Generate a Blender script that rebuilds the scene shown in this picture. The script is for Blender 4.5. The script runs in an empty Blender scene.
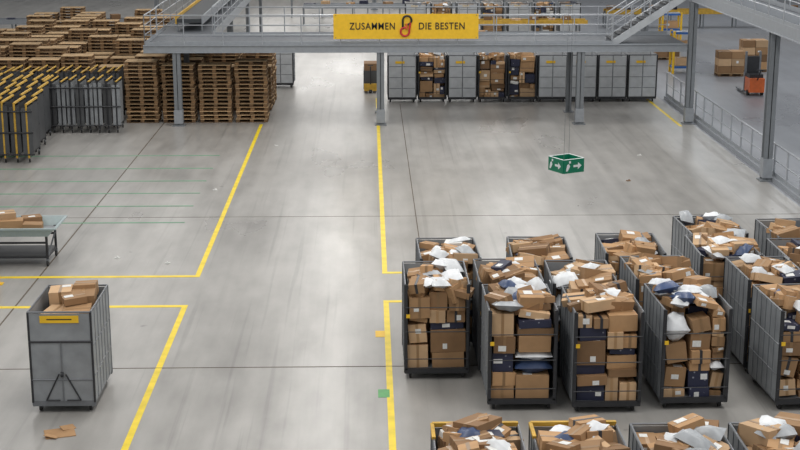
import bpy, math, random
from mathutils import Vector, Matrix, Euler
R = random.Random(7)
scene = bpy.context.scene
try:
    scene.view_settings.view_transform = 'Standard'
except Exception:
    pass

# ------------------------------------------------------------ materials
def mat(name, col, rough=0.6, metal=0.0, noise=0.12, scale=6.0, island=0.0, bump=0.0, emit=0.0, spec=0.5, stretch=None):
    m = bpy.data.materials.new(name); m.use_nodes = True
    nt = m.node_tree; N = nt.nodes; L = nt.links
    b = N['Principled BSDF']
    b.inputs['Roughness'].default_value = rough
    b.inputs['Metallic'].default_value = metal
    b.inputs['Specular IOR Level'].default_value = spec
    tc = N.new('ShaderNodeTexCoord'); nz = N.new('ShaderNodeTexNoise')
    nz.inputs['Scale'].default_value = scale; nz.inputs['Detail'].default_value = 4
    if stretch:
        mp = N.new('ShaderNodeMapping'); mp.inputs['Scale'].default_value = stretch
        L.new(tc.outputs['Object'], mp.inputs['Vector']); L.new(mp.outputs['Vector'], nz.inputs['Vector'])
    else:
        L.new(tc.outputs['Object'], nz.inputs['Vector'])
    mr = N.new('ShaderNodeMapRange')
    mr.inputs['From Min'].default_value = 0.3; mr.inputs['From Max'].default_value = 0.7
    mr.inputs['To Min'].default_value = 1 - noise; mr.inputs['To Max'].default_value = 1 + noise
    L.new(nz.outputs['Fac'], mr.inputs['Value'])
    val = mr.outputs['Result']
    if island > 0:
        g = N.new('ShaderNodeNewGeometry'); m2 = N.new('ShaderNodeMapRange')
        m2.inputs['To Min'].default_value = 1 - island; m2.inputs['To Max'].default_value = 1 + island
        L.new(g.outputs['Random Per Island'], m2.inputs['Value'])
        mm = N.new('ShaderNodeMath'); mm.operation = 'MULTIPLY'
        L.new(val, mm.inputs[0]); L.new(m2.outputs['Result'], mm.inputs[1]); val = mm.outputs[0]
    vm = N.new('ShaderNodeVectorMath'); vm.operation = 'SCALE'
    vm.inputs[0].default_value = col
    L.new(val, vm.inputs['Scale']); L.new(vm.outputs[0], b.inputs['Base Color'])
    if bump > 0:
        bp = N.new('ShaderNodeBump'); bp.inputs['Strength'].default_value = bump
        L.new(nz.outputs['Fac'], bp.inputs['Height']); L.new(bp.outputs['Normal'], b.inputs['Normal'])
    if emit > 0:
        b.inputs['Emission Color'].default_value = (*col, 1); b.inputs['Emission Strength'].default_value = emit
    return m

CARD = mat('cardboard', (0.40, 0.235, 0.115), 0.8, 0, 0.08, 5, 0.3)
CARDL = mat('cardboard_light', (0.53, 0.35, 0.20), 0.8, 0, 0.06, 5, 0.2)
CARDD = mat('cardboard_dark', (0.23, 0.13, 0.062), 0.8, 0, 0.08, 5, 0.25)
TAPE = mat('parcel_tape', (0.32, 0.19, 0.09), 0.35, 0, 0.05, 3, 0.3)
TAPED = mat('dark_tape', (0.03, 0.03, 0.035), 0.4)
LABEL = mat('paper_label', (0.75, 0.75, 0.73), 0.6, 0, 0.08, 30)
POLY = mat('poly_bag_white', (0.70, 0.72, 0.74), 0.4, 0, 0.1, 9, 0.15, 0.25)
POLYG = mat('poly_bag_grey', (0.38, 0.40, 0.42), 0.4, 0, 0.1, 9, 0.3, 0.25)
POLYB = mat('poly_bag_blue', (0.04, 0.07, 0.16), 0.4, 0, 0.1, 9, 0.2, 0.2)
RED = mat('red_print', (0.5, 0.03, 0.03), 0.5)
STEEL = mat('galvanised_sheet', (0.265, 0.28, 0.295), 0.5, 0.15, 0.16, 3, 0.05)
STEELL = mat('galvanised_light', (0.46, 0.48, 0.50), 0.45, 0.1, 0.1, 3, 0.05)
STEELD = mat('sheet_dark_grey', (0.08, 0.083, 0.088), 0.5, 0.2, 0.15, 3, 0.2)  # plain dark grey of nested panels, cart shelf and truck load
FRAME = mat('frame_tube_dark', (0.035, 0.036, 0.04), 0.45, 0.3)
FRAMEG = mat('frame_tube_grey', (0.18, 0.19, 0.205), 0.4, 0.3)
RUBBER = mat('wheel_rubber', (0.02, 0.02, 0.02), 0.7)
YEL = mat('yellow_plastic', (0.82, 0.50, 0.02), 0.5, 0, 0.06)
YELD = mat('yellow_dull_edge', (0.55, 0.33, 0.04), 0.6, 0, 0.2)
LINE = mat('floor_paint_yellow', (0.82, 0.61, 0.02), 0.45, 0, 0.14, 3)
GLINE = mat('floor_paint_green', (0.12, 0.31, 0.18), 0.5, 0, 0.2, 3)
JOINT = mat('floor_joint_filler', (0.11, 0.085, 0.06), 0.7)
WOOD = mat('pallet_wood', (0.20, 0.115, 0.055), 0.85, 0, 0.2, 4, 0.45)
WOODL = mat('pallet_wood_pale', (0.45, 0.31, 0.17), 0.85, 0, 0.15, 4, 0.5)
STRUCT = mat('structural_steel_grey', (0.20, 0.215, 0.23), 0.5, 0.15, 0.06)
STRUCTL = mat('structural_steel_light', (0.30, 0.32, 0.345), 0.45, 0.1, 0.06)
DECKM = mat('deck_grating', (0.12, 0.13, 0.145), 0.6, 0.2, 0.15, 8)
RAIL = mat('railing_tube', (0.40, 0.42, 0.45), 0.35, 0.4, 0.05)
BLACK = mat('black_print', (0.012, 0.012, 0.012), 0.5)
ORANGE = mat('orange_paint', (0.62, 0.13, 0.03), 0.4)
GREEN = mat('sign_green', (0.0, 0.17, 0.09), 0.4, 0, 0.03)
WHITE = mat('sign_white', (0.7, 0.74, 0.74), 0.4, 0, 0.03)
TEAL = mat('tray_teal', (0.36, 0.44, 0.45), 0.25, 0, 0.06)
BLUE = mat('blue_panel', (0.03, 0.12, 0.38), 0.5)
BELT = mat('conveyor_belt', (0.04, 0.045, 0.05), 0.6)
GREYW = mat('wall_paint_grey', (0.35, 0.36, 0.37), 0.8, 0, 0.05, 1)

# navy box with printed dots
NAVY = mat('navy_printed_carton', (0.022, 0.025, 0.055), 0.55, 0, 0.1, 4, 0.2)
nt = NAVY.node_tree
vo = nt.nodes.new('ShaderNodeTexVoronoi'); vo.inputs['Scale'].default_value = 9
tc = [n for n in nt.nodes if n.type == 'TEX_COORD'][0]
nt.links.new(tc.outputs['Object'], vo.inputs['Vector'])
lt = nt.nodes.new('ShaderNodeMath'); lt.operation = 'LESS_THAN'; lt.inputs[1].default_value = 0.16
nt.links.new(vo.outputs['Distance'], lt.inputs[0])
mx = nt.nodes.new('ShaderNodeMix'); mx.data_type = 'RGBA'
b = nt.nodes['Principled BSDF']
src = b.inputs['Base Color'].links[0].from_socket
nt.links.new(lt.outputs[0], mx.inputs['Factor']); nt.links.new(src, mx.inputs[6])
mx.inputs[7].default_value = (0.22, 0.23, 0.28, 1)
nt.links.new(mx.outputs[2], b.inputs['Base Color'])

def floor_mat(name, c1, c2, rough, stain=0.35):
    m = bpy.data.materials.new(name); m.use_nodes = True
    nt = m.node_tree; N = nt.nodes; L = nt.links; b = N['Principled BSDF']
    tc = N.new('ShaderNodeTexCoord')
    def noise(scale, detail, st=None, rot=0):
        n = N.new('ShaderNodeTexNoise'); n.inputs['Scale'].default_value = scale; n.inputs['Detail'].default_value = detail
        if st:
            mp = N.new('ShaderNodeMapping'); mp.inputs['Scale'].default_value = st; mp.inputs['Rotation'].default_value = (0, 0, rot)
            L.new(tc.outputs['Object'], mp.inputs['Vector']); L.new(mp.outputs['Vector'], n.inputs['Vector'])
        else: L.new(tc.outputs['Object'], n.inputs['Vector'])
        return n.outputs['Fac']
    def math_(op, a, b_):
        n = N.new('ShaderNodeMath'); n.operation = op
        for i, q in enumerate((a, b_)):
            if isinstance(q, (int, float)): n.inputs[i].default_value = q
            else: L.new(q, n.inputs[i])
        return n.outputs[0]
    def rng(v, a, b_, c, d):
        n = N.new('ShaderNodeMapRange'); n.inputs['From Min'].default_value = a; n.inputs['From Max'].default_value = b_
        n.inputs['To Min'].default_value = c; n.inputs['To Max'].default_value = d; L.new(v, n.inputs['Value']); return n.outputs['Result']
    n1 = noise(.25, 6, (1, .5, 1)); n2 = noise(2.0, 8, (1, .35, 1)); n3 = noise(1.2, 5, (1.6, .08, 1)); n4 = noise(2.4, 2)
    n6 = noise(1.6, 3, (3.5, .05, 1), .03); n7 = noise(1.3, 3, (4.0, .07, 1), -.16); n8 = noise(1.0, 6, (1, .45, 1))
    s = math_('ADD', math_('ADD', n1, n2), n3)
    mx = N.new('ShaderNodeMix'); mx.data_type = 'RGBA'
    mx.inputs[6].default_value = (*c1, 1); mx.inputs[7].default_value = (*c2, 1)
    L.new(rng(s, 1.2, 1.8, 0, 1), mx.inputs['Factor'])
    sp = rng(n4, .74, .80, 0, stain); tr = rng(n6, .60, .70, 0, stain * .38); t2 = rng(n7, .64, .70, 0, stain * .35); bl = rng(n8, .58, .72, 0, stain * .3)
    k = math_('SUBTRACT', 1.0, math_('ADD', math_('ADD', sp, tr), math_('ADD', t2, bl)))
    vm = N.new('ShaderNodeVectorMath'); vm.operation = 'SCALE'
    L.new(mx.outputs[2], vm.inputs[0]); L.new(k, vm.inputs['Scale']); L.new(vm.outputs[0], b.inputs['Base Color'])
    L.new(rng(n1, .3, .7, rough - .06, rough + .08), b.inputs['Roughness'])
    return m
FLOOR = floor_mat('polished_concrete', (0.265, 0.255, 0.24), (0.385, 0.372, 0.352), 0.31, .42)
FLOORB = floor_mat('concrete_cool_lit', (0.21, 0.218, 0.24), (0.26, 0.27, 0.292), 0.3, .2)  # same concrete, with the side bay's cooler, dimmer light put into its colour

# ------------------------------------------------------------ mesh builder
class MB:
    def __init__(s): s.v = []; s.f = []; s.m = []; s.mats = []; s.sm = []
    def mi(s, m):
        if m not in s.mats: s.mats.append(m)
        return s.mats.index(m)
    def add(s, vs, fs, m, smooth=False):
        o = len(s.v); s.v += [tuple(v) for v in vs]; i = s.mi(m)
        for f in fs:
            s.f.append([o + k for k in f]); s.m.append(i); s.sm.append(smooth)
    def box(s, c, d, m, rot=None):
        hx, hy, hz = d[0] / 2, d[1] / 2, d[2] / 2
        vs = [Vector((x, y, z)) for z in (-hz, hz) for y in (-hy, hy) for x in (-hx, hx)]
        if rot is not None: vs = [rot @ v for v in vs]
        c = Vector(c)
        s.add([v + c for v in vs], [(0, 2, 3, 1), (4, 5, 7, 6), (0, 1, 5, 4), (2, 6, 7, 3), (0, 4, 6, 2), (1, 3, 7, 5)], m)
    def bb(s, x0, x1, y0, y1, z0, z1, m):
        s.box(((x0 + x1) / 2, (y0 + y1) / 2, (z0 + z1) / 2), (abs(x1 - x0), abs(y1 - y0), abs(z1 - z0)), m)
    def tube(s, p, q, r, m, n=6):
        p = Vector(p); q = Vector(q); d = (q - p)
        if d.length < 1e-6: return
        d.normalize(); a = d.orthogonal().normalized(); b2 = d.cross(a)
        vs = []
        for e in (p, q):
            for k in range(n):
                t = 2 * math.pi * k / n
                vs.append(e + (a * math.cos(t) + b2 * math.sin(t)) * r)
        fs = [(k, (k + 1) % n, n + (k + 1) % n, n + k) for k in range(n)]
        fs += [tuple(range(n - 1, -1, -1)), tuple(range(n, 2 * n))]
        s.add(vs, fs, m)
    def path(s, pts, r, m, n=6):
        for i in range(len(pts) - 1): s.tube(pts[i], pts[i + 1], r, m, n)
    def pillow(s, c, d, m, rot, rr):
        n = 6; vs = []; fs = []
        for side in (1, -1):
            for j in range(n):
                for i in range(n):
                    u = 2 * i / (n - 1) - 1; w = 2 * j / (n - 1) - 1
                    h = (max(0, 1 - u * u) * max(0, 1 - w * w)) ** 0.35 * d[2] / 2 * side
                    vs.append(Vector((u * d[0] / 2, w * d[1] / 2, h * (0.7 + 0.6 * rr.random()))))
        for sd in (0, 1):
            o = sd * n * n
            for j in range(n - 1):
                for i in range(n - 1):
                    a = o + j * n + i; q = (a, a + 1, a + n + 1, a + n)
                    fs.append(q if sd == 0 else q[::-1])
        c = Vector(c)
        s.add([rot @ v + c for v in vs], fs, m, True)
    def obj(s, name, parent=None, loc=(0, 0, 0), rotz=0.0):
        me = bpy.data.meshes.new(name + '_mesh'); me.from_pydata(s.v, [], s.f)
        for m in s.mats: me.materials.append(m)
        me.polygons.foreach_set('material_index', s.m); me.polygons.foreach_set('use_smooth', s.sm)
        me.update()
        return inst(me, name, parent, loc, rotz)
def inst(me, name, parent=None, loc=(0, 0, 0), rotz=0.0):
    o = bpy.data.objects.new(name, me); scene.collection.objects.link(o)
    o.location = loc; o.rotation_euler = (0, 0, rotz)
    if parent: o.parent = parent
    return o
def empty(name, loc=(0, 0, 0), rotz=0.0):
    return inst(None, name, None, loc, rotz)

# ------------------------------------------------------------ parcels
def rotm(a, b, c): return Euler((a, b, c)).to_matrix()
def parcel(mb, c, d, rot, rr, kind=None):
    k = rr.random() if kind is None else kind
    m = CARD if k < 0.40 else CARDL if k < 0.62 else CARDD if k < 0.78 else NAVY if k < 0.93 else LABEL if k < 0.95 else CARD
    mb.box(c, d, m, rot)
    c = Vector(c)
    if m in (CARD, CARDL, CARDD):
        t = TAPE if rr.random() < 0.85 else TAPED
        if d[0] >= d[1]: mb.box(c, (d[0] + .006, .05, d[2] + .006), t, rot)
        else: mb.box(c, (.05, d[1] + .006, d[2] + .006), t, rot)
    if rr.random() < 0.4:
        w = min(rr.uniform(.08, .17), d[0] * .45); h = min(rr.uniform(.06, .12), d[2] * .5)
        off = Vector(((rr.random() - .5) * (d[0] - w) * .85, -d[1] / 2 - .003, (rr.random() - .5) * (d[2] - h) * .8))
        mb.box(c + rot @ off, (w, .004, h), LABEL, rot)
    if rr.random() < 0.4:
        w = min(.16, d[0] * .45); h = min(.11, d[1] * .45)
        off = Vector(((rr.random() - .5) * (d[0] - w) * .8, (rr.random() - .5) * (d[1] - h) * .8, d[2] / 2 + .004))
        mb.box(c + rot @ off, (w, h, .004), LABEL, rot)
def heap(mb, w, d, z, n, rr, hi=0.22, bag=0.28):
    for i in range(n):
        x = (rr.random() - .5) * (w - .3); y = (rr.random() - .5) * (d - .3)
        zz = z + rr.random() * hi
        if rr.random() < bag:
            m = rr.choice([POLY, POLY, POLY, POLYG, POLYG, POLYB])
            mb.pillow((x, y, zz + .08), (rr.uniform(.32, .52), rr.uniform(.26, .4), rr.uniform(.14, .24)), m,
                      rotm(rr.uniform(-.3, .3), rr.uniform(-.3, .3), rr.uniform(0, 3.1)), rr)
        else:
            a = rr.uniform(0, .5) if rr.random() < .55 else rr.uniform(0, 3.1)
            kd = rr.random()
            if .78 <= kd < .93 and rr.random() < .5: kd = .3
            parcel(mb, (x, y, zz), (rr.uniform(.24, .6), rr.uniform(.2, .42), rr.uniform(.08, .32)),
                   rotm(rr.uniform(-.28, .28), rr.uniform(-.28, .28), a), rr, kd)
def fill_parcels(mb, w, d, z0, z1, rr, n=16, hi=.22, bag=.28):
    dl = d / 3
    for L in range(3):
        y = -d / 2 + dl * (L + .5)
        k = rr.choice([2, 2, 3]) if L == 0 else 2
        cuts = sorted([0, 1] + [(i + 1) / k + rr.uniform(-.14, .14) for i in range(k - 1)])
        for i in range(k):
            cw = (cuts[i + 1] - cuts[i]) * w; cx = -w / 2 + cuts[i] * w + cw / 2
            z = z0; top = z1 + rr.uniform(-.12, .04)
            while z < top - .08:
                bh = min(rr.choice([.1, .14, .18, .24, .3, .36, .44]), top - z + .06)
                bd = dl * rr.uniform(.8, 1.0); q = rr.random()
                yo = rr.uniform(-.015, .07)
                if q < .07:
                    mb.pillow((cx, y, z + bh / 2), (cw, bd, bh), rr.choice([POLY, POLYG, POLYB]), rotm(0, 0, 0), rr)
                elif q < .3 and cw > .45:
                    s = rr.uniform(.35, .65)
                    parcel(mb, (cx - cw / 2 + cw * s / 2, y + yo, z + bh / 2), (cw * s * .95, bd, bh), rotm(0, 0, rr.uniform(-.08, .08)), rr)
                    h2 = bh * rr.uniform(.65, 1)
                    parcel(mb, (cx + cw / 2 - cw * (1 - s) / 2, y + rr.uniform(-.02, .05), z + h2 / 2), (cw * (1 - s) * .93, bd, h2), rotm(0, 0, rr.uniform(-.08, .08)), rr)
                elif q < .48:
                    parcel(mb, (cx, y + .03, z + bh / 2), (cw * .82, bd * .85, bh * .8), rotm(rr.uniform(-.06, .06), rr.uniform(-.2, .2), rr.uniform(-.15, .15)), rr)
                else:
                    parcel(mb, (cx + rr.uniform(-.02, .02), y + yo, z + bh / 2), (cw * rr.uniform(.85, .98), bd, bh * .98), rotm(0, rr.uniform(-.04, .04), rr.uniform(-.07, .07)), rr)
                z += bh
    heap(mb, w, d, z1, n, rr, hi, bag)

# ------------------------------------------------------------ roll cage
def cage_frame(w, d, h, style, rim=None, sheet=None):
    SH = sheet or STEEL
    mb = MB(); x = w / 2; y = d / 2; zb = .2
    fr = FRAME if style != 'panel' else FRAMEG
    mb.bb(-x, x, -y, y, zb - .04, zb, FRAMEG)
    mb.bb(-x - .01, x + .01, -y - .02, -y + .02, zb - .07, zb + .03, fr)
    mb.bb(-x - .01, x + .01, y - .02, y + .02, zb - .07, zb + .03, fr)
    for sx in (-1, 1):
        for sy in (-1, 1):
            cx = sx * (x - .1); cy = sy * (y - .13)
            mb.tube((cx - .022, cy, .075), (cx + .022, cy, .075), .075, RUBBER, 14)
            mb.tube((cx - .025, cy, .075), (cx + .025, cy, .075), .03, FRAMEG, 8)
            for k in (-.032, .032): mb.box((cx + k, cy + .02, .12), (.008, .07, .11), FRAMEG)
            mb.box((cx, cy + .02, .165), (.1, .1, .015), FRAMEG)
            mb.tube((sx * x, sy * y, zb - .05), (sx * x, sy * y, h), .02, fr, 8)
        mb.bb(sx * x - .006, sx * x + .006, -y, y, zb, h - .03, SH)
        for zz in (h, h * .66, h * .36):
            mb.tube((sx * x, -y, zz), (sx * x, y, zz), .018, FRAMEG, 6)
        for k in (-.66, -.33, 0, .33, .66): mb.tube((sx * (x + .008), k * y, zb), (sx * (x + .008), k * y, h), .008, FRAMEG, 5)
    mb.bb(-x, x, y - .006, y + .006, zb, h - .03, SH)
    mb.tube((-x, y, h), (x, y, h), .018, FRAMEG)
    if rim:
        mb.bb(-x, x, y - .03, y + .03, h - .01, h + .05, rim)
        mb.bb(-x - .025, -x + .025, y - .5, y, h, h + .045, rim)
    if style == 'open':
        for zz in (.42, .95, 1.42):
            mb.tube((-x, -y - .03, zz), (x, -y - .03, zz), .01, FRAME, 6)
        mb.bb(-x, -x + .045, -y - .02, -y + .01, zb, h, fr); mb.bb(x - .045, x, -y - .02, -y + .01, zb, h, fr)
        mb.bb(-x + .02, -x + .03 + .06, -y - .03, -y - .02, 1.22, 1.29, YEL)
    if style == 'panel':
        ym = -y - .01
        mb.bb(-x + .02, -.01, ym - .006, ym + .006, zb + .02, h - .55, SH)
        mb.bb(.01, x - .02, ym - .006, ym + .006, zb + .02, h - .55, SH)
        mb.bb(-x + .02, x - .02, ym - .008, ym + .008, h - .52, h - .03, SH)
        mb.tube((-x, ym, h), (x, ym, h), .02, FRAMEG); mb.tube((-x, ym - .01, h - .535), (x, ym - .01, h - .535), .022, FRAME)
        mb.tube((-x, ym - .01, .62), (x, ym - .01, .62), .014, fr)
        mb.tube((-.0, ym - .015, zb), (0, ym - .015, h - .53), .014, fr)
        mb.tube((-x, ym - .01, zb), (-x, ym - .01, h), .02, FRAME); mb.tube((x, ym - .01, zb), (x, ym - .01, h), .02, FRAME)
        mb.bb(-x * .62, x * .62, ym - .02, ym - .009, h - .19, h - .06, YEL)
        mb.bb(-x * .4, x * .4, ym - .0215, ym - .0195, h - .135, h - .115, BLACK)
        for sx in (-1, 1):
            mb.tube((sx * .06, ym - .02, .72), (sx * .3, ym - .02, .24), .014, FRAME)
            mb.tube((sx * .3, ym - .02, .24), (sx * .06, ym - .02, .24), .014, FRAME)
        mb.tube((-.02, ym - .03, .72), (.02, ym - .03, .72), .05, FRAME, 10)
    if style == 'door':
        ym = -y - .01
        for sx in (-1, 1):
            mb.bb(sx * .015, sx * (x - .03), ym - .006, ym + .006, zb + .02, h - .06, SH)
            for zz in (.6, 1.05, 1.5): mb.bb(sx * .03, sx * (x - .05), ym - .014, ym - .006, zz - .012, zz + .012, FRAMEG)
            mb.tube((sx * x, ym - .01, zb), (sx * x, ym - .01, h), .028, FRAME)
        mb.tube((0, ym - .01, zb), (0, ym - .01, h), .018, FRAMEG)
        mb.tube((-x, ym, h), (x, ym, h), .03, FRAMEG)
        mb.bb(-.28, .1, ym - .02, ym - .012, 1.62, 1.72, YEL)
    return mb
def roll_cage(x0, y0, w=1.18, d=1.58, h=1.85, style='open', seed=0, rot=0.0, fill=1.0, rim=None, n=20, hi=.17, bag=.25, name='roll_cage', sheet=None):
    rr = random.Random(seed * 31 + 5)
    e = empty(name, (x0 + w / 2, y0 + d / 2, 0), rot)
    cage_frame(w, d, h, style, rim, sheet).obj('frame', e)
    if fill > 0:
        p = MB(); fill_parcels(p, w - .1, d - .1, .2, .2 + (h - .3) * fill, rr, n, hi, bag); p.obj('parcels', e)
    return e

# right cluster
C = [(.66, 24.7, .0, .93), (2.08, 23.1, .0, 1.0), (2.05, 24.85, .0, .97), (3.42, 24.72, -.02, .95), (3.54, 22.95, .015, 1.0),
     (5.1, 23.1, .03, 1.0), (4.98, 25.0, .02, 1.0), (7.1, 23.0, .05, .95), (7.05, 24.9, .03, .95), (8.5, 23.6, .03, .95),
     (1.0, 26.5, .02, .93), (2.85, 26.55, -.04, .95), (4.75, 26.8, -.03, .93), (6.6, 26.6, -.02, 1.0), (8.25, 26.3, .0, .95),
     (6.75, 28.3, .04, .95), (8.5, 28.0, .04, .92), (9.9, 27.8, .0, .9)]
for i, (x, y, r, f) in enumerate(C):
    roll_cage(x, y, seed=i + 1, rot=r, fill=f, bag=.38 if i in (1, 3, 5, 7, 13) else .14)
for i, x in enumerate((.85, 2.2, 3.58, 4.95, 6.32)):
    roll_cage(x, 16.35, seed=40 + i, fill=.97, rim=YELD if i < 2 else None, n=24, hi=.22, bag=.15)
# closed container at left
e = roll_cage(-5.9, 23.2, w=1.08, d=1.62, style='panel', seed=77, fill=.78, n=2, hi=.02, bag=0, rot=.0)
mb = MB(); rr = random.Random(11)
for px, py, pz, sx_, sy_, sz_, a_ in ((.2, -.3, 1.64, .5, .5, .22, .1), (-.2, -.1, 1.58, .4, .5, .2, -.2), (.22, .25, 1.74, .42, .5, .3, .12), (-.22, .45, 1.74, .4, .42, .32, .1), (.1, .0, 1.84, .4, .3, .12, .4), (.2, .58, 1.86, .4, .26, .22, 0)):
    parcel(mb, (px, py, pz), (sx_, sy_, sz_), rotm(.04, -.05, a_), rr, .2 if px > 0 else .5)
mb.obj('top_parcels', e)

# far row
far = ['door', 'open', 'door', 'open', 'open', 'door', 'door', 'door', 'door']
for i, s in enumerate(far):
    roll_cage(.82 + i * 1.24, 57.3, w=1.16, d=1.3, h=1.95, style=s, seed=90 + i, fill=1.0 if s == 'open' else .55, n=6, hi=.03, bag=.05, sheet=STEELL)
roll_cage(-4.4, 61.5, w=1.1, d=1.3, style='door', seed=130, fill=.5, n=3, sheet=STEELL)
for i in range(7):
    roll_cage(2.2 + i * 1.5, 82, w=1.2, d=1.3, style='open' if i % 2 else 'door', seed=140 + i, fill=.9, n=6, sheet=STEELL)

# ------------------------------------------------------------ floor
mb = MB(); mb.bb(-45, 12.25, 5, 108, -.2, 0, FLOOR); mb.obj('floor')
mb = MB(); mb.bb(12.25, 45, 5, 108, -.2, 0, FLOORB); mb.obj('floor_side_bay')
T = .004
mb = MB()
w = .12
def vl(x, y0, y1, ww=w, m=LINE): mb.bb(x - ww / 2, x + ww / 2, y0, y1, 0, T, m)
def hl(y, x0, x1, ww=.15, m=LINE): mb.bb(x0, x1, y - ww / 2, y + ww / 2, 0, T * 1.2, m)
vl(-4.04, 14, 29.47); vl(-4.04, 31.7, 52.3)
hl(29.4, -20, -3.98); hl(31.75, -20, -3.98)
vl(.37, 14, 29.6); vl(.37, 31.9, 58.5)
hl(29.65, .31, .95); hl(31.95, .31, .98)
vl(11.7, 51.5, 58)
mb.obj('floor_line_yellow')
mb = MB()
for y in (46.3, 44.2, 42.3, 40.6, 38.95, 37.0): hl(y, -13.5, -5.0, .09, GLINE)
mb.obj('floor_line_green')
mb = MB()
for x in (-7.75, ): vl(x, 10, 56, .035, JOINT)
vl(1.3, 34, 57, .025, JOINT)
for y in (25.45, 37.6): hl(y, -20, 12, .025 if y < 30 else .012, JOINT)
mb.obj('floor_joint')
mb = MB(); mb.bb(.12, .32, 27.2, 27.6, 0, .006, YEL); mb.obj('floor_marker_yellow')
mb = MB(); mb.bb(.15, .36, 23.8, 24.2, 0, .006, mat('marker_green', (.10, .36, .12), .5)); mb.obj('floor_marker_green')

# debris
def scrap(name, x, y, w_, d_, m, rz):
    b_ = MB(); b_.box((0, 0, .008), (w_, d_, .012), m, rotm(0, .0, 0)); b_.box((w_ * .3, d_ * .4, .03), (w_ * .5, d_ * .35, .01), m, rotm(.25, .1, .4))
    b_.box((-w_ * .3, -d_ * .35, .028), (w_ * .45, d_ * .4, .008), m, rotm(-.2, .15, -.5)); b_.obj(name, None, (x, y, .0), rz)
scrap('cardboard_scrap', -5.25, 22.25, .5, .4, CARD, .3)
for x, y in ((-6.2, 33.4), (-4.6, 41), (-3.2, 48), (9.1, 46), (-5.6, 62), (-4.9, 32.9), (8, 42)):
    scrap('paper_scrap', x, y, .13, .09, LABEL if x != 8 else CARDD, R.random() * 3)

# ------------------------------------------------------------ pallets
def pallet(mb, z, dx, dy, a):
    r = rotm(0, 0, a)
    def q(c, d, m): mb.box(r @ Vector(c) + Vector((dx, dy, z)), d, m, r)
    for k in (-.33, -.165, 0, .165, .33): q((0, k, .133), (1.2, .125 if k in (-.33, 0, .33) else .1, .022), WOODL)
    for k in (-.53, 0, .53): q((k, 0, .111), (.14, .8, .022), WOOD)
    for k in (-.53, 0, .53):
        for j in (-.33, 0, .33): q((k, j, .06), (.14, .12, .08), WOOD)
    for j in (-.33, 0, .33): q((0, j, .011), (1.2, .11, .02), WOOD)
PM = []
for v, n in enumerate((12, 15, 16, 14, 9)):
    mb = MB()
    for i in range(n): pallet(mb, i * .146, R.uniform(-.025, .025), R.uniform(-.02, .02), R.uniform(-.02, .02))
    me = bpy.data.meshes.new('pallet_stack_%d' % v); me.from_pydata(mb.v, [], mb.f)
    for m in mb.mats: me.materials.append(m)
    me.polygons.foreach_set('material_index', mb.m); me.update(); PM.append(me)
for i in range(4):
    inst(PM[(2, 1, 1, 2)[i]], 'pallet_stack', None, (-8.55 + i * 1.38, 53.1, 0), R.uniform(-.02, .02))
pf = empty('pallet_stack_field', (0, 0, 0)); pf2 = empty('pallet_stack_block', (0, 0, 0))
for r_ in range(15):
    for c_ in range(6):
        if R.random() < .06: continue
        inst(R.choice(PM), 'stack', pf, (-17.0 + c_ * 1.38 + R.uniform(-.06, .06), 56.0 + r_ * 1.35, 0), R.uniform(-.04, .04))
for r_ in range(3):
    for c_ in range(4): inst(PM[R.choice([0, 1, 3])], 'stack', pf2, (-8.6 + c_ * 1.38, 55.9 + r_ * 1.3, 0), R.uniform(-.04, .04))

# ------------------------------------------------------------ nested roll cages at left
def nested(name, x0, x1, y, depth, h, n, edge, front=None, panel=STEELD, er=.032):
    e = empty(name, ((x0 + x1) / 2, y + depth / 2, 0)); mb = MB()
    L = x1 - x0; front = front or FRAME
    for i in range(n):
        x = -L / 2 + (i + .5) * L / n; hh = h * (1 - .02 * (i % 3))
        for s in (-1, 1):
            yy = s * depth / 2
            mb.tube((x, yy, .16), (x, yy, hh), .036, front if s < 0 else FRAME, 6)
            mb.tube((x - .02, yy * .9, .07), (x + .02, yy * .9, .07), .07, RUBBER, 10)
            mb.box((x, yy * .9, .14), (.05, .08, .06), FRAMEG)
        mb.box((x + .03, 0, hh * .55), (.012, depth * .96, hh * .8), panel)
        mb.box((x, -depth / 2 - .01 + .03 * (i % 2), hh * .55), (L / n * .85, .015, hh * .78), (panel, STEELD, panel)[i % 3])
        mb.tube((x, -depth / 2, hh), (x, depth / 2, hh), er, edge, 6)
        mb.tube((x, -depth / 2, .25), (x, depth / 2, .25), .025, FRAME, 6)
        mb.tube((x, -depth / 2, hh * .5), (x, depth / 2, hh * .5), .02, FRAME, 6)
    for zz in (.28, h * .5, h * .85):
        mb.tube((-L / 2, -depth / 2 - .03, zz), (L / 2, -depth / 2 - .03, zz), .03, FRAME, 6)
    mb.obj('nested_frames', e)
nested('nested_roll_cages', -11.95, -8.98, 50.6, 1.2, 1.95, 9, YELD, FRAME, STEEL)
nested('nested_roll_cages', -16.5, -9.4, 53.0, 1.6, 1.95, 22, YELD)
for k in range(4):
    nested('nested_roll_cages', -14.4 - .15 * k, -10.9 - .2 * k, 45.2 + k * 1.75, 1.5, 2.0, 9, YELD, YELD if k == 0 else FRAME, er=.045)

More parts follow.
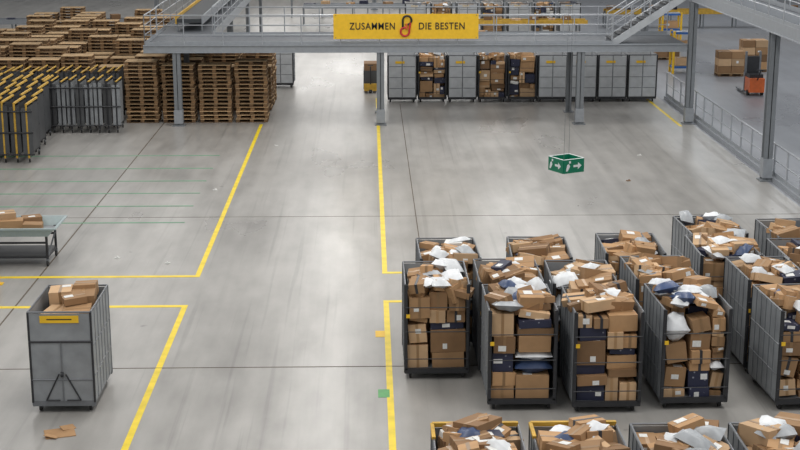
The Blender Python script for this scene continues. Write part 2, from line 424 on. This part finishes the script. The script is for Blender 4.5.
# ------------------------------------------------------------ tray cart
e = empty('tray_cart', (-8.75, 33.2, 0)); mb = MB()
W, D, U = 2.5, 1.25, .12
for sx in (-1, 1):
    for sy in (-1, 1):
        px, py = sx * (W / 2 - .25), sy * (D / 2 - .15)
        mb.tube((px, py, .14), (px, py, .66 + U), .035, FRAME)
        mb.tube((px - .02, py, .08), (px + .02, py, .08), .08, RUBBER, 14); mb.box((px, py, .15), (.07, .1, .06), FRAMEG)
    mb.tube((sx * (W / 2 - .25), -D / 2 + .15, .2), (sx * (W / 2 - .25), D / 2 - .15, .62), .02, FRAMEG)
    mb.tube((sx * (W / 2 - .25), -D / 2 + .15, .22), (sx * (W / 2 - .25), D / 2 - .15, .22), .03, FRAME)
for sy in (-1, 1):
    mb.tube((-W / 2 + .25, sy * (D / 2 - .15), .22), (W / 2 - .25, sy * (D / 2 - .15), .22), .03, FRAME)
    mb.tube((-W / 2 + .25, sy * (D / 2 - .15), .58), (W / 2 - .25, sy * (D / 2 - .15), .58), .03, FRAME)
mb.bb(-W / 2 + .25, W / 2 - .25, -D / 2 + .15, D / 2 - .15, .24, .27, STEELD)
mb.obj('frame', e)
mb = MB()
mb.bb(-W / 2 + .2, W / 2 - .2, -D / 2 + .12, D / 2 - .12, .62 + U, .65 + U, STEEL)
def ring(z, gx, gy): return [(-W / 2 + gx, -D / 2 + gy, z + U), (W / 2 - gx, -D / 2 + gy, z + U), (W / 2 - gx, D / 2 - gy, z + U), (-W / 2 + gx, D / 2 - gy, z + U)]
rings = [ring(.62, .2, .12), ring(.86, .02, .0), ring(.86, -.03, -.05), ring(.82, -.03, -.05), ring(.82, .03, .02), ring(.62, .22, .14)]
vs = sum(rings, [])
fs = []
for k in range(5):
    for i in range(4):
        j = (i + 1) % 4; fs.append((k * 4 + i, k * 4 + j, (k + 1) * 4 + j, (k + 1) * 4 + i))
mb.add(vs, fs, TEAL); mb.obj('tray', e)
mb = MB(); rr = random.Random(5)
for (c, d, r_, k) in (((.1, -.1, .80), (.55, .36, .3), rotm(0, 0, .2), .2), ((-.5, .1, .82), (.6, .4, .32), rotm(0, 0, -.1), .5), ((.62, -.15, .76), (.45, .34, .22), rotm(0, .05, .1), .3),
                      ((.5, .28, .80), (.45, .34, .28), rotm(0, 0, .4), .7), ((-.1, .05, 1.02), (.5, .34, .16), rotm(.05, 0, .4), .5), ((-.6, .1, 1.08), (.4, .3, .2), rotm(0, 0, .1), .1)):
    parcel(mb, (c[0], c[1], c[2] + U), d, r_, rr, k)
mb.pillow((-.9, -.1, .78 + U), (.4, .3, .12), POLY, rotm(0, 0, .3), rr)
mb.obj('parcels', e)
mb = MB(); mb.tube((0, 0, 0), (0, 0, .75), .04, YEL, 10); mb.box((0, 0, .01), (.2, .2, .02), YEL); mb.obj('bollard_post', None, (-8.55, 31.2, 0))

# ------------------------------------------------------------ mezzanine
def hsec(mb, x, y, z0, z1, s=.24, m=STRUCT):
    mb.bb(x - s / 2, x + s / 2, y - s / 2, y - s / 2 + .03, z0, z1, m)
    mb.bb(x - s / 2, x + s / 2, y + s / 2 - .03, y + s / 2, z0, z1, m)
    mb.bb(x - .012, x + .012, y - s / 2, y + s / 2, z0, z1, m)
def railing(mb, p, q, hgt=1.1, step=1.4, m=RAIL, r=.022, bars=(.38, .74)):
    p = Vector(p); q = Vector(q); n = max(1, round((q - p).length / step))
    up = Vector((0, 0, 1))
    for i in range(n + 1):
        a = p.lerp(q, i / n); mb.tube(a, a + up * hgt, r, m)
    mb.tube(p + up * hgt, q + up * hgt, r * 1.1, m)
    for b in bars: mb.tube(p + up * b, q + up * b, r * .7, m)
    d = (q - p).normalized()
    c = (p + q) / 2
    if abs(d.z) < .01: # toe board
        mb.box(c + up * .07, (max(.012, abs(q.x - p.x)), max(.012, abs(q.y - p.y)), .12), STRUCTL)
for x in (-7.1, .46, 7.95, 12.1):
    mb = MB(); zt = 2.74 if x < 12 else 4.55
    hsec(mb, 0, 0, 0, zt, .28); mb.box((0, 0, .02), (.45, .45, .04), STRUCT); mb.box((0, -.02, .35), (.32, .34, .5), STRUCTL)
    mb.obj('support_column', None, (x, 52.1, 0))
for x in (-7.1, .46, 7.95):
    mb = MB(); hsec(mb, 0, 0, 0, 2.74, .2); mb.box((0, 0, .02), (.4, .4, .04), STRUCT); mb.obj('support_column', None, (x, 54.9, 0))
e = empty('mezzanine_walkway', (0, 52, 0))
mb = MB(); mb.bb(-8.3, 11.9, 0, 3.3, 2.94, 3.0, DECKM)
mb.obj('deck', e)
mb = MB()
for yy in (0, 3.2):
    mb.bb(-8.3, 11.9, yy - .03, yy - .01, 2.74, 3.04, STRUCTL); mb.bb(-8.3, 11.9, yy - .08, yy + .1, 2.74, 2.76, STRUCTL); mb.bb(-8.3, 11.9, yy - .08, yy + .1, 3.0, 3.02, STRUCTL)
for i in range(14): mb.bb(-8.3 + i * 1.55, -8.2 + i * 1.55, 0, 3.2, 2.78, 2.93, STRUCT)
mb.obj('beams', e)
mb = MB(); railing(mb, (-8.25, .02, 3.02), (9.1, .02, 3.02)); railing(mb, (-6.0, 3.2, 3.02), (11.8, 3.2, 3.02)); railing(mb, (-8.25, .02, 3.02), (-8.25, 3.2, 3.02))
mb.obj('railings', e)
# conveyor gantry going back
e = empty('conveyor_gantry', (-7.2, 55.4, 0)); mb = MB()
mb.bb(-1.1, 1.1, 0, 30, 2.94, 3.0, DECKM); mb.bb(-1.12, -1.08, 0, 30, 2.76, 3.05, STRUCTL); mb.bb(1.08, 1.12, 0, 30, 2.76, 3.05, STRUCTL)
railing(mb, (-1.1, 0, 3.02), (-1.1, 30, 3.02), step=2); railing(mb, (1.1, 0, 3.02), (1.1, 30, 3.02), step=2)
mb.bb(-.5, .5, 1.5, 30, 3.35, 3.5, BELT); mb.bb(-.56, -.5, 1.5, 30, 3.3, 3.62, YELD); mb.bb(.5, .56, 1.5, 30, 3.3, 3.62, STRUCTL)
for k in range(8):
    for sx in (-.5, .5): mb.bb(sx - .03, sx + .03, 1.6 + k * 3.9, 1.68 + k * 3.9, 3.0, 3.35, STRUCT)
mb.obj('structure', e)
for k in (9, 18, 27):
    for sx in (-.95, .95):
        mb = MB(); hsec(mb, 0, 0, 0, 2.76, .18); mb.box((0, 0, .02), (.35, .35, .04), STRUCT); mb.obj('support_column', None, (-7.2 + sx, 55.4 + k, 0))
# stairs from deck to the upper side gallery
e = empty('steel_staircase', (9.1, 52.75, 3.02)); mb = MB()
run, rise, n = 2.8, 1.85, 10
for i in range(n): mb.box((run * (i + .5) / n - .04, 0, rise * (i + 1) / n - .03), (.28, 1.04, .05), FRAME)
ang = math.atan2(rise, run); ln = math.hypot(run, rise)
for sy in (-.55, .55):
    mb.box((run / 2, sy, rise / 2 - .03), (ln, .04, .26), STEELL, rotm(0, -ang, 0))
    for z in (.4, .72, 1.05): mb.tube((0, sy, z), (run, sy, rise + z), .035 if z > 1 else .018, RAIL)
    for k in range(5): mb.tube((run * k / 4, sy, rise * k / 4), (run * k / 4, sy, rise * k / 4 + 1.05), .026, RAIL)
mb.obj('flight', e)
# side gallery
for y in (42.0, 32.0, 62.0):
    mb = MB(); hsec(mb, 0, 0, 0, 4.55, .28); mb.box((0, 0, .02), (.45, .45, .04), STRUCT); mb.box((0, 0, .4), (.3, .34, .6), STRUCTL); mb.obj('support_column', None, (12.25, y, 0))
e = empty('side_gallery', (12.15, 0, 0)); mb = MB()
mb.bb(0, 1.6, 25, 90, 4.82, 4.88, DECKM); mb.bb(-.02, .02, 25, 90, 4.56, 4.92, STRUCTL); mb.bb(1.58, 1.62, 25, 90, 4.56, 4.92, STRUCTL)
mb.bb(-.08, .12, 25, 90, 4.56, 4.58, STRUCTL)
for i in range(40): mb.bb(0, 1.6, 26 + i * 1.6, 26.08 + i * 1.6, 4.66, 4.8, STRUCT)
railing(mb, (0, 25, 4.9), (0, 90, 4.9), step=1.6); railing(mb, (1.58, 25, 4.9), (1.58, 90, 4.9), step=1.6)
mb.obj('structure', e)
# guard rail on floor
mb = MB(); mb.bb(-.1, .1, 30, 58, 0, .14, STRUCTL)
railing(mb, (0, 30, .14), (0, 58, .14), hgt=1.0, step=1.35, r=.03, bars=(.5,)); mb.obj('guard_rail', None, (12.5, 0, 0))

# banner
e = empty('banner_sign', (1.41, 51.9, 3.72)); mb = MB(); mb.bb(-2.68, 2.68, -.012, .012, -.47, .45, YEL)
for sx in (-1, 1):
    for sz in (-.42, .40): mb.tube((sx * 2.6, -.02, sz), (sx * 2.6, .1, sz), .02, FRAMEG)
mb.obj('panel', e)
def text(body, x, z, size, m, parent, y=-.02, off=.008, sx=1):
    c = bpy.data.curves.new('lettering', 'FONT'); c.body = body; c.size = size; c.align_x = 'CENTER'; c.align_y = 'CENTER'
    c.extrude = .003; c.offset = off; c.space_character = 1.12; c.materials.append(m)
    o = bpy.data.objects.new('lettering', c); scene.collection.objects.link(o); o.parent = parent
    o.location = (x, y, z); o.rotation_euler = (math.pi / 2, 0, 0); o.scale = (sx, 1, 1); return o
text('ZUSAMMEN', -1.24, -.01, .36, BLACK, e, off=.004, sx=.82); text('DIE BESTEN', 1.32, -.01, .36, BLACK, e, off=.004, sx=.84)
mb = MB()
def loop(pts, m, y): mb.path([(p[0], y, p[1]) for p in pts], .038, m, 8)
def arcp(cx, cz, r, a0, a1, n=14): return [(cx + r * math.cos(a0 + (a1 - a0) * k / n), cz + r * math.sin(a0 + (a1 - a0) * k / n)) for k in range(n + 1)]
P = math.pi
loop([(-.12, -.1)] + arcp(.04, .22, .16, P, -.4 * P) + [(-.02, .04)], BLACK, -.03)
loop([(.16, .14), (.12, -.16)] + arcp(-.04, -.2, .16, 0, -1.35 * P) + [(.02, -.04)], RED, -.036)
loop([(.02, .1), (.02, -.12)], ORANGE, -.045)
mb.obj('emblem', e)

# exit sign
e = empty('exit_sign', (4.33, 30, 3.02), .5); mb = MB(); s = .27; hh = .15
mb.bb(-s, s, -s - .015, -s + .015, -hh, hh, GREEN); mb.bb(-s, s, s - .015, s + .015, -hh, hh, GREEN)
mb.bb(-s - .015, -s + .015, -s, s, -hh, hh, GREEN); mb.bb(s - .015, s + .015, -s, s, -hh, hh, GREEN)
for a_, b_ in (((-s, -s), (s, -s)), ((s, -s), (s, s)), ((s, s), (-s, s)), ((-s, s), (-s, -s))):
    mb.tube((*a_, hh), (*b_, hh), .014, WHITE)
def poly(pts, f, m):
    mb.add([f(*p) for p in pts], [tuple(range(len(pts)))], m)
for f in (lambda u, v: (u, -s - .02, v), lambda u, v: (-s - .02, -u, v)):
    poly([(-.02, .025), (.1, .025), (.1, .08), (.2, 0), (.1, -.08), (.1, -.025), (-.02, -.025)], f, WHITE)
    poly([(-.22, -.1), (-.17, -.1), (-.11, .0), (-.14, .06), (-.19, .04)], f, WHITE); poly([(-.14, .07), (-.09, .07), (-.09, .12), (-.14, .12)], f, WHITE)
for a_ in ((-s, -s), (s, s)): mb.tube((*a_, hh), (a_[0] * .3, a_[1] * .3, 9.5), .004, FRAMEG, 5)
mb.obj('sign_box', e)

# ------------------------------------------------------------ far machinery
def conveyor(name, x0, x1, y, z, seed, yel=False):
    e = empty(name, ((x0 + x1) / 2, y, 0)); mb = MB(); L = (x1 - x0) / 2; rr = random.Random(seed)
    mb.bb(-L, L, -.4, .4, z - .1, z, BELT)
    for s in (-.45, .45): mb.bb(-L, L, s - .03, s + .03, z - .15, z + .12, YELD if yel else STRUCTL)
    k = -L
    while k <= L:
        for s in (-.42, .42): mb.bb(k - .04, k + .04, s - .04, s + .04, 0, z - .1, STRUCT)
        k += 2
    mb.obj('structure', e); p = MB(); k = -L + .4
    while k < L - .4:
        d = (rr.uniform(.3, .6), rr.uniform(.25, .5), rr.uniform(.12, .4)); parcel(p, (k, 0, z + d[2] / 2 + .005), d, rotm(0, 0, rr.uniform(-.4, .4)), rr); k += rr.uniform(.7, 1.6)
    p.obj('parcels', e)
conveyor('belt_conveyor', 1.5, 12, 72, 1.0, 1); conveyor('belt_conveyor', -4, 12, 88, 1.2, 2); conveyor('belt_conveyor', -22, -8.6, 80, 1.1, 3)
conveyor('belt_conveyor', -5, 12, 93, 1.6, 4); conveyor('belt_conveyor', 14.5, 30, 86, 1.0, 5, True)
conveyor('belt_conveyor', 1.5, 12, 77, 1.3, 8, True)
for x in (-14.6, .46, 7.95, 20):
    mb = MB(); hsec(mb, 0, 0, 0, 11, .3); mb.box((0, 0, .02), (.5, .5, .04), STRUCT); mb.obj('support_column', None, (x, 98, 0))

# side bay contents
e = empty('pallet_stacker_truck', (16.5, 59, 0)); mb = MB()
mb.bb(-.32, .32, -.3, .5, .15, .75, ORANGE); mb.bb(-.3, .3, -.1, .45, .75, .9, FRAME); mb.bb(-.25, .25, .5, .6, .1, 1.6, FRAME)
for sx in (-.3, .3): mb.bb(sx - .04, sx + .04, .5, .6, .1, 1.8, FRAMEG); mb.bb(sx - .08, sx + .08, .6, 1.7, .06, .12, FRAMEG)
mb.tube((0, -.3, .7), (0, -.75, 1.15), .03, FRAME); mb.tube((-.18, -.78, 1.18), (.18, -.78, 1.18), .025, FRAME)
for sx in (-.3, .3): mb.tube((sx - .05, 0, .12), (sx + .05, 0, .12), .12, RUBBER, 14); mb.tube((sx - .05, 1.5, .06), (sx + .05, 1.5, .06), .06, RUBBER, 10)
mb.obj('body', e)
rr = random.Random(3)
for x, y, n in ((16.9, 65, 3), (18.4, 66.5, 4), (15.2, 71, 2)):
    e = empty('pallet_of_cartons', (x, y, 0)); mb = MB(); pallet(mb, 0, 0, 0, 0)
    for k in range(n):
        for i in (-.3, .3):
            for j in (-.2, .2): parcel(mb, (i, j, .145 + .17 + k * .34), (.58, .38, .33), rotm(0, 0, rr.uniform(-.02, .02)), rr, rr.choice([.1, .5, .7]))
    mb.obj('load', e)
for x, y in ((14.9, 66), (16.2, 75)):
    e = empty('yellow_pallet_rack', (x, y, 0)); mb = MB()
    for sx in (-.5, .5):
        for sy in (-.35, .35): mb.bb(sx - .05, sx + .05, sy - .05, sy + .05, 0, 2.0, YEL)
        for z in (.3, 1.1, 1.9): mb.bb(sx - .03, sx + .03, -.35, .35, z - .04, z + .04, BLUE)
    for z in (.3, 1.1, 1.9): mb.bb(-.5, .5, -.38, -.32, z - .05, z + .05, BLUE); mb.bb(-.5, .5, .32, .38, z - .05, z + .05, BLUE); mb.bb(-.48, .48, -.33, .33, z + .04, z + .06, STEEL)
    parcel(mb, (0, 0, 1.35), (.7, .5, .36), rotm(0, 0, 0), rr, .2); parcel(mb, (0, 0, .55), (.7, .5, .36), rotm(0, 0, 0), rr, .6)
    mb.obj('rack', e)
# hand pallet truck by aisle column
e = empty('hand_pallet_truck', (.1, 60, 0)); mb = MB()
mb.bb(-.28, -.12, 0, 1.15, .08, .14, FRAME); mb.bb(.12, .28, 0, 1.15, .08, .14, FRAME); mb.bb(-.28, .28, -.15, .05, .1, .4, YELD)
mb.tube((0, -.1, .3), (0, -.4, 1.2), .025, FRAME); mb.tube((-.12, -.42, 1.25), (.12, -.42, 1.25), .02, FRAME)
mb.tube((-.06, -.1, .09), (.06, -.1, .09), .09, RUBBER, 12)
for sx in (-.2, .2): mb.tube((sx - .04, 1.05, .04), (sx + .04, 1.05, .04), .04, RUBBER, 10)
mb.bb(-.3, .3, .1, 1.1, .15, .95, STEELD); mb.bb(-.28, .28, .12, 1.08, .95, 1.25, CARDD); mb.obj('body', e)

# back wall with high window band
mb = MB(); mb.bb(-45, 45, 108, 108.3, 0, 4, GREYW); mb.bb(-45, 45, 108, 108.3, 10, 13, GREYW); mb.bb(-45, -9, 108, 108.3, 4, 10, GREYW); mb.bb(9, 45, 108, 108.3, 4, 10, GREYW); mb.obj('wall_back')
WIN = mat('daylight_glazing', (1, .98, .95), .3, emit=2.6)
mb = MB(); mb.bb(-9, 9, 108.1, 108.15, 4, 10, WIN)
for k in range(7): mb.bb(-9 + k * 3 - .06, -9 + k * 3 + .06, 108, 108.12, 4, 10, FRAMEG)
mb.obj('window_1')

# ------------------------------------------------------------ lights
wd = bpy.data.worlds.new('hall'); scene.world = wd; wd.use_nodes = True
wd.node_tree.nodes['Background'].inputs[0].default_value = (.97, .985, 1, 1)
wd.node_tree.nodes['Background'].inputs[1].default_value = .44
for i, x in enumerate((-12, -1.8, 8, 20)):
    for y in (18, 33, 48, 66, 86):
        l = bpy.data.lights.new('ceiling_lamp', 'AREA'); l.shape = 'RECTANGLE'; l.size = 1.8; l.size_y = 10
        l.energy = {0: 340, 1: 590, 2: 570, 3: 500}[i] * (1.15 if y > 60 else 1)
        l.color = (1, .972, .93) if i < 3 else (.9, .95, 1)
        o = bpy.data.objects.new('ceiling_lamp', l); scene.collection.objects.link(o); o.location = (x, y, 13)

cam = bpy.data.cameras.new('camera'); cam.lens = 63; cam.sensor_width = 36; cam.clip_end = 400
co = bpy.data.objects.new('camera', cam); scene.collection.objects.link(co)
co.location = (0, 0, 9.2); co.rotation_euler = (math.radians(75.89), 0, math.radians(-1.31))
scene.camera = co
